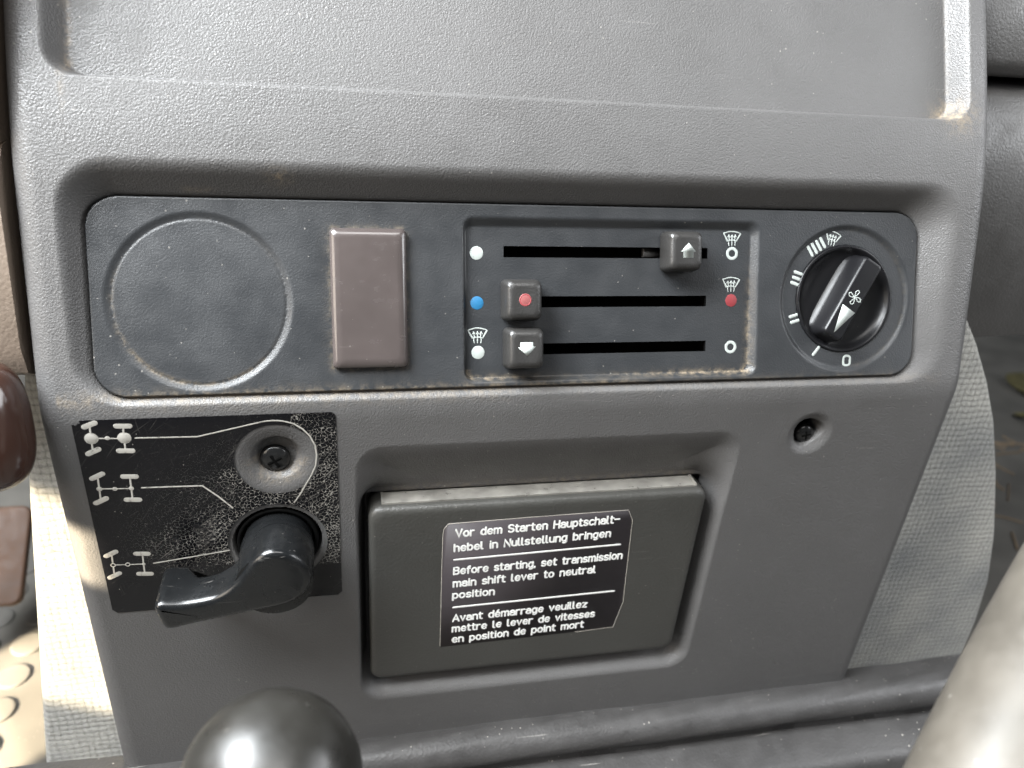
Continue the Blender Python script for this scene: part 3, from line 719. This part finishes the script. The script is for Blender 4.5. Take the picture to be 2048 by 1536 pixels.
# ------------------------------------------------------------------ turning lever
def lever():
    t = empty('drive_lever', F2.pt(*HOLE), 'black plastic turning lever with a bent handle pointing left over the sticker', 'lever')
    u, v = HOLE
    rings = [at_h(circle(r, 56, u, v), h) for r, h in ((17.6, -10), (17.8, 2), (18.4, 4), (18.8, 6), (18.8, 33))]
    V, F = loft(F2, rings, cap1=True); mk('shaft', V, F, 'lever_plastic', t, angle=50)
    H = 36.0
    pts = [(316, 1211), (357, 1211), (395, 1206), (425, 1199), (450, 1186), (470, 1169), (487, 1148), (504, 1125), (526, 1110), (557, 1105), (589, 1114), (612, 1132), (624, 1157), (618, 1180), (600, 1199), (573, 1212), (540, 1220), (495, 1229), (440, 1241), (386, 1252), (347, 1262), (326, 1260), (304, 1216)]
    P = [np.array(F2.px(x, y, H)) for x, y in pts]
    # resample finely
    Q = []
    n = len(P)
    for i in range(n):                                   # closed Catmull-Rom
        p0_, p1_, p2_, p3_ = P[i - 1], P[i], P[(i + 1) % n], P[(i + 2) % n]
        m_ = max(2, int(np.linalg.norm(p2_ - p1_) / 1.2))
        for k in range(m_):
            x = k / m_
            Q.append(.5 * (2 * p1_ + (p2_ - p0_) * x + (2 * p0_ - 5 * p1_ + 4 * p2_ - p3_) * x * x + (3 * p1_ - p0_ - 3 * p2_ + p3_) * x ** 3))
    Q = np.array(Q)
    for _ in range(7): Q = .5 * Q + .25 * (np.roll(Q, 1, 0) + np.roll(Q, -1, 0))
    if sum(Q[i][0] * Q[(i + 1) % len(Q)][1] - Q[(i + 1) % len(Q)][0] * Q[i][1] for i in range(len(Q))) < 0: Q = Q[::-1]
    T = np.roll(Q, -2, 0) - np.roll(Q, 2, 0); T /= np.linalg.norm(T, axis=1)[:, None]; Nn = np.stack([T[:, 1], -T[:, 0]], 1)   # outward
    def ring(ins, h):
        A = Q - Nn * ins
        return [(a[0], a[1], hh) for a, hh in zip(A, h if hasattr(h, '__len__') else [h] * len(A))]
    back = np.interp(Q[:, 0], [u - 75, u - 45, u - 39, u - 22, u - 12], [6, 6, 15, 15, 10])
    rings = [ring(3.6, back), ring(1.7, back + .6), ring(.6, back + 2.0), ring(0, back + 4.2), ring(0, back + (H - 2.6 - back) * .5), ring(0, H - 3.6), ring(.35, H - 2.1), ring(1.0, H - 1.1), ring(1.9, H - .45), ring(3.0, H - .1), ring(4.0, H)]
    V, F = loft(F2, rings, cap0=True, cap1=True); mk('handle', V, F, 'lever_plastic', t, angle=60)
lever()

# ------------------------------------------------------------------ drawer
def drawer():
    t = empty('ashtray_drawer', F2.pt(25, -131, -8), 'dark grey ashtray drawer standing ajar in the lower pocket, warning sticker on it', 'drawer')
    rings = []
    for ins, h in ((0, -19), (0, -4.2), (.35, -2.4), (1.2, -1.1), (2.4, -.35), (3.8, -.05), (5, 0), (8, .05)):
        rings.append(at_h(rrect(99.6 - ins, 65.3 - ins, 7.0, 7, 25.3, -131.0), h))
    V, F = loft(F2, rings, cap0=True); mk('front', V, F, 'drawer_plastic', t)
    # bare metal liner showing above the front
    bx = lambda u0, u1, v0, v1, h0, h1: loft(F2, [at_h([(u0, v0), (u1, v0), (u1, v1), (u0, v1)], h0), at_h([(u0, v0), (u1, v0), (u1, v1), (u0, v1)], h1)], cap0=True)
    V, F = join(bx(-67, 118.5, -68, -64.8, -14.6, -4.6), bx(-67, -65.8, -68, -64.2, -14.6, -5), bx(117.4, 118.5, -68, -64.0, -14.6, -5))
    mk('metal_liner', V, F, 'bare_metal', t, smooth=False)
drawer()
FL = Frame(F2.pt(0, 0, 0.22), X, Zv, YN)
def warning():
    t = empty('warning_sticker', FL.pt(22, -122), 'small dark sticker with white warning text in three languages on the drawer', 'sticker')
    out = [FL.px(x, y) for x, y in ((888, 1056), (897, 1047), (1258, 1019), (1266, 1040), (1246, 1205), (1226, 1255), (880, 1294), (882, 1200), (885, 1080))]
    mark('film', prism(FL, out, -.6, 0), 'label_film', t)
    top = [FL.px(x, y) for x, y in ((880, 1292), (884, 1120), (886, 1068), (888, 1058), (897, 1048), (1080, 1033), (1257, 1020), (1265, 1040), (1246, 1204))]
    mark('film_edge', stroke(FL, top, .35, 0, .08), 'label_edge', t)
    mark('film_edge', stroke(FL, [FL.px(x, y) for x, y in ((1246, 1204), (1226, 1254), (1150, 1264))], .22, 0, .06), 'label_edge', t)
    lines = (('Vor dem Starten Hauptschalt-', (912, 1074), (1238, 1045), 5.1), ('hebel in Nullstellung bringen', (909, 1103), (1220, 1073), 5.0),
             ('Before starting, set transmission', (908, 1149), (1243, 1117), 5.1), ('main shift lever to neutral', (907, 1174), (1190, 1145), 5.1), ('position', (906, 1197), (988, 1189), 5.0),
             ('Avant d\u00e9marrage veuillez', (906, 1243), (1172, 1214), 5.2), ('mettre le lever de vitesses', (905, 1264), (1188, 1233), 5.2), ('en position de point mort', (905, 1285), (1166, 1254), 5.2))
    for s_, a, b, cap in lines:
        mark('lettering', text_line(FL, s_, FL.px(*a), FL.px(*b), cap, 1.14, 0), 'label_white', t)
    for a, b in (((909, 1120), (1240, 1089)), ((907, 1215), (1228, 1182))):
        mark('rule', stroke(FL, [FL.px(*a), FL.px(*b)], 1.35, 0, .1), 'label_white', t)
warning()

# ------------------------------------------------------------------ rubber edge under the console
def extrude_x(name, prof_yz, u0, u1, material, parent, n=160, wob=0.0004, ends=True):
    us = np.linspace(u0, u1, n); V = []; m_ = len(prof_yz); F = []
    for i, u in enumerate(us):
        for k, (y, z) in enumerate(prof_yz):
            w = wob * (math.sin(u * 37 + k * .3) + .6 * math.sin(u * 90 + k)); V.append((u, y + w * .5, z + w))
    for i in range(n - 1):
        for k in range(m_ - 1):
            a = i * m_ + k; F.append((a, a + m_, a + m_ + 1, a + 1))
    if ends: F += [list(range(m_)), [(n - 1) * m_ + k for k in range(m_)][::-1]]
    return mk(name, V, F, material, parent, angle=40)
rz = F2.px(1300, 1405)[1] * MM
rub = empty('tunnel_rubber', (0.05, -0.02, rz), 'worn black rubber edging rolled along the bottom of the console', 'rubber trim')
roll = [(.012, rz - .004)] + [(-.0085 + .0125 * math.cos(math.radians(a)), rz - .0105 + .0115 * math.sin(math.radians(a))) for a in range(60, 236, 8)] + [(-.017, rz - .034), (-.012, rz - .05)]
extrude_x('rolled_edge', roll, -.30, .40, 'rubber', rub)
pad = [(-.010, rz - .034), (-.0165, rz - .0255), (-.022, rz - .0245), (-.040, rz - .0285), (-.0445, rz - .030), (-.0475, rz - .0345), (-.052, rz - .075), (-.052, rz - .09)]
extrude_x('flat_skirt', pad, -.30, .41, 'rubber', rub)

# ------------------------------------------------------------------ fabric covered tunnel behind the console
FC = Frame((0, 0.055, 0), X, Zv, YN)
def cover():
    right = [(1900, 540), (1920, 575), (1942, 625), (1967, 690), (1987, 765), (2000, 845), (2004, 950), (2000, 1070), (1987, 1160), (1962, 1240), (1925, 1330), (1880, 1440), (1850, 1540)]
    left = [(90, 1640), (80, 1500), (66, 1290), (52, 1080), (45, 960), (38, 860), (34, 700)]
    P = [FC.px(*p) for p in right + left]
    P = np.array(P); Q = []
    for i in range(len(P)):
        a, b = P[i], P[(i + 1) % len(P)]; m_ = max(1, int(np.linalg.norm(b - a) / 6))
        for k in range(m_): Q.append(a + (b - a) * k / m_)
    Q = np.array(Q); A = np.sum(Q[:, 0] * np.roll(Q[:, 1], -1) - np.roll(Q[:, 0], -1) * Q[:, 1])
    if A < 0: Q = Q[::-1]
    T = np.roll(Q, -2, 0) - np.roll(Q, 2, 0); T /= np.linalg.norm(T, axis=1)[:, None]; Nn = np.stack([T[:, 1], -T[:, 0]], 1)
    rings = [[(a[0], a[1], h) for a in Q - Nn * ins] for ins, h in ((0, -260), (0, -60), (0, -14), (.8, -8), (2.5, -3.5), (4.5, -1.2), (7, 0))]
    V, F = loft(FC, rings); o = mk('engine_cover', V, F, 'cover_fabric', None, angle=60)
    return tag(o, 'fabric covered engine cover showing on both sides behind the console', 'engine cover')
cover()

# ------------------------------------------------------------------ dashboard behind
def ray_at(x, y, Y): d = ray(x, y); t = (Y - CAM[1]) / d[1]; return CAM + d * t
dash = empty('dashboard', (0.4, 0.10, 0.1), 'dark grey dashboard panels behind the right of the console', 'dashboard')
Yd = .085
g1 = ray_at(2010, 168, Yd)[2]; b1 = ray_at(2020, 690, Yd)[2]
def bar(name, yz, x0, x1, material, parent, yaw=0.0):
    V = []; F = []; m_ = len(yz); n = 12
    for i in range(n):
        x = x0 + (x1 - x0) * i / (n - 1)
        for (y, z) in yz: V.append((x, y + yaw * (x - x0), z))
    for i in range(n - 1):
        for k in range(m_ - 1): a = i * m_ + k; F.append((a, a + m_, a + m_ + 1, a + 1))
    F += [list(range(m_)), [(n - 1) * m_ + k for k in range(m_)][::-1]]
    return mk(name, V, F, material, parent, angle=45)
up = [(Yd + .3, g1 + .004), (Yd + .03, g1 + .003), (Yd + .010, g1 + .003), (Yd + .002, g1 + .006), (Yd - .002, g1 + .014), (Yd + .008, g1 + .06), (Yd + .05, g1 + .2), (Yd + .3, g1 + .2)]
bar('upper_pad', up[::-1], .281, .62, 'dash_plastic', dash, .05)
lo = [(Yd + .3, b1), (Yd + .01, b1), (Yd + .002, b1 + .004), (Yd, b1 + .012), (Yd - .008, b1 + .06), (Yd - .012, g1 - .075), (Yd - .010, g1 - .05), (Yd - .005, g1 - .022), (Yd + .003, g1 - .008), (Yd + .010, g1 - .003), (Yd + .3, g1 + .001)]
bar('lower_panel', lo[::-1], .281, .62, 'dash_plastic', dash, .05)
trim = empty('side_trim', (-.3, .07, .05), 'brown grained trim panel behind the left edge of the console', 'trim panel')
YT = .012; zb = ray_at(20, 735, YT)[2]; zt = ray_at(5, 300, YT + .02)[2]
tr = [(.30, zb - .01), (YT + .012, zb - .01), (YT + .002, zb - .004), (YT, zb + .01), (YT + .014, zt - .02), (YT + .020, zt - .008), (YT + .03, zt), (.30, zt + .03)]
bar('trim_face', tr[::-1], -.55, -.228, 'dash_brown', trim)
tp = [(.30, zt + .001), (YT + .03, zt + .001), (YT + .022, zt + .008), (YT + .05, zt + .2), (.3, zt + .2)]
bar('trim_pad', tp[::-1], -.55, -.228, 'dash_brown', trim)

# ------------------------------------------------------------------ floor
ZF = -.50
V = [(-3, -2, ZF), (3, -2, ZF), (3, 4, ZF), (-3, 4, ZF)]
fl = mk('floor', V, [(0, 1, 2, 3)], 'floor_rubber', None); tag(fl, kind='structure')
def floor_px(x, y, z): d = ray(x, y); t = (z - CAM[2]) / d[2]; return CAM + d * t
matt = empty('floor_mat', floor_px(30, 1300, ZF), 'studded rubber floor mat left of the engine cover', 'floor mat')
FF = Frame((0, 0, ZF + .006), X, np.array([0, 1., 0]), Zv)
c0 = floor_px(30, 1300, ZF) / MM
V, F = loft(FF, [at_h(rrect(200, 260, 20, 6, c0[0] - 60, c0[1]), -5.9), at_h(rrect(200, 260, 20, 6, c0[0] - 60, c0[1]), -.6), at_h(rrect(199, 259, 20, 6, c0[0] - 60, c0[1]), 0)])
mk('mat_sheet', V, F, 'floor_rubber', matt)
for i in range(-3, 4):
    for j in range(-4, 5):
        uu, vv = c0[0] - 30 + i * 44, c0[1] + j * 44
        V, F = loft(FF, [at_h(circle(16.5, 28, uu, vv), -.3), at_h(circle(16.5, 28, uu, vv), 1.6), at_h(circle(15.6, 28, uu, vv), 2.3), at_h(circle(13, 28, uu, vv), 2.5)])
        if i < 2: mk('stud', V, F, 'stud_rubber', matt)
pd = F2
ped = floor_px(10, 1110, -.38)
FPd = Frame(ped, X, np.array([0, .75, .66]), np.array([0, -.66, .75]))
rg_ = [at_h(rrect(34 - i, 52 - i, 10, 6, -14, 0), h) for i, h in ((0, -8), (0, -1.5), (1, -.4), (3, 0))]
V, F = loft(FPd, rg_, cap0=True); pdl = mk('foot_pedal', V, F, 'pedal_brown', None); tag(pdl, 'brown worn pedal pad seen low at the left edge', 'pedal')

# leaves and twigs on the floor at the right
def leaf(p, L, rot, label):
    c, s_ = math.cos(rot), math.sin(rot); V = []; F = []; n = 9
    for i in range(n):
        f = i / (n - 1); w = L * .33 * math.sin(math.pi * f ** .8) + .0005
        for k, q in ((-1, .006), (0, 0), (1, .006)):
            a, b = (f - .5) * L, k * w
            V.append((p[0] + c * a - s_ * b, p[1] + s_ * a + c * b, p[2] + .004 + q * (abs(k)) + .008 * math.sin(f * 3)))
    for i in range(n - 1):
        for k in range(2): a = i * 3 + k; F.append((a, a + 3, a + 4, a + 1))
    V2 = V + [(x, y, z - .0006) for x, y, z in V]; m_ = len(V); F2_ = F + [tuple(i + m_ for i in f[::-1]) for f in F]
    o = mk('dry_leaf', V2, F2_, 'leaf_yellow', None); tag(o, label, 'leaf'); return o
leaf(floor_px(2046, 775, ZF), .12, .9, 'yellow dry leaf under the right dashboard panel, larger one')
leaf(floor_px(2062, 850, ZF), .07, 2.2, 'small yellow leaf on the floor beside the larger one')
FG = Frame((0, 0, ZF), X, np.array([0, 1., 0]), Zv)
parts = []
c1 = floor_px(2040, 960, ZF) / MM
for k in range(60):
    a = rng.uniform(0, 6.28); L = rng.uniform(15, 60); p = c1[:2] + rng.uniform(-160, 160, 2); q = np.array((math.cos(a), math.sin(a))) * L
    parts.append(stroke(FG, [p - q / 2, p + rng.uniform(-4, 4, 2), p + q / 2], rng.uniform(1.5, 4), 1.0, 3))
V, F = join(*parts); lt = mk('litter', V, F, 'twig', None); tag(lt, 'dry twigs and bits scattered on the floor at the right', 'litter', kind='stuff')

# ------------------------------------------------------------------ levers in front
def cam_pt(x, y, depth): return CAM + ray(x, y) * depth
def sweep(path, radii, n=40, cap=True):
    V, F = [], []; path = [np.array(p) for p in path]; N = len(path); ref = np.array((0.3, 1, .2))
    for i in range(N):
        t = path[min(i + 1, N - 1)] - path[max(i - 1, 0)]; t /= np.linalg.norm(t)
        a = np.cross(t, ref); a /= np.linalg.norm(a); b = np.cross(t, a)
        for k in range(n):
            q = 2 * math.pi * k / n; V.append(path[i] + (a * math.cos(q) + b * math.sin(q)) * radii[i])
    for i in range(N - 1):
        for k in range(n): A, B = i * n + k, i * n + (k + 1) % n; F.append((A, B, B + n, A + n))
    if cap: F += [list(range(n))[::-1], [(N - 1) * n + k for k in range(n)]]
    return V, F
# gear knob at the bottom
kc = cam_pt(545, 1566, .255)
gk = empty('gear_lever', kc, 'glossy black ball gear knob rising at the bottom edge', 'gear lever')
rad = 178 / FOC * .255
V, F = [], []
axis = [kc + np.array((0, 0, 1)) * rad * math.cos(math.radians(a)) * (1.0 if a < 90 else 1.15) for a in range(4, 165, 7)]
V, F = sweep(axis, [rad * math.sin(math.radians(a)) ** .96 for a in range(4, 165, 7)], 64)
mk('knob', V, F, 'knob_black', gk)
V, F = sweep([kc + np.array((0, 0, -rad * .9)), kc + np.array((0.0, -.004, -.10)), kc + np.array((0, -.01, -.30))], [.0085, .0075, .0085], 24); mk('shaft', V, F, 'screw_black', gk)
# grey painted tube bottom right
path = [cam_pt(x + 26, y, d) for x, y, d in ((2395, 800, .31), (2299, 955, .298), (2206, 1122, .285), (2109, 1313, .270), (2040, 1455, .260), (1968, 1612, .250), (1910, 1750, .242))]
path = [path[0] + (path[0] - path[1]) * 7] + path + [path[-1] + (path[-1] - path[-2]) * 9]
Q = []
for i in range(len(path) - 1):
    for k in range(6): Q.append(path[i] + (path[i + 1] - path[i]) * k / 6)
Q.append(path[-1])
Q = [np.mean(Q[max(0, i - 4):i + 5], 0) for i in range(len(Q))]
V, F = sweep([Q[0] + (Q[0] - Q[1]) * .002] + Q, [.019] + [.0275] * len(Q), 56); tb = mk('hand_lever', V, F, 'tube_paint', None); tag(tb, 'thick scuffed cream grey tube crossing the lower right corner', 'lever')
# brown knob at the left edge
kc = cam_pt(-28, 853, .345)
bk = empty('side_lever', kc, 'glossy dark brown rounded lever knob at the left edge', 'lever')
rr_ = 82 / FOC * .345; rh = 133 / FOC * .345
upv = np.array((-.05, .25, 1)); upv /= np.linalg.norm(upv)
se = lambda a, p: math.copysign(abs(a) ** p, a)
aa = np.radians(np.arange(3, 178, 6))
V, F = sweep([kc + upv * rh * se(math.cos(a), .75) for a in aa], [rr_ * math.sin(a) ** .7 for a in aa], 56)
mk('knob', V, F, 'brown_gloss', bk)
V, F = sweep([kc + np.array((-rr_ * .6, 0, 0)), kc + np.array((-.2, -.05, .12))], [.009, .009], 20); mk('shaft', V, F, 'screw_black', bk)
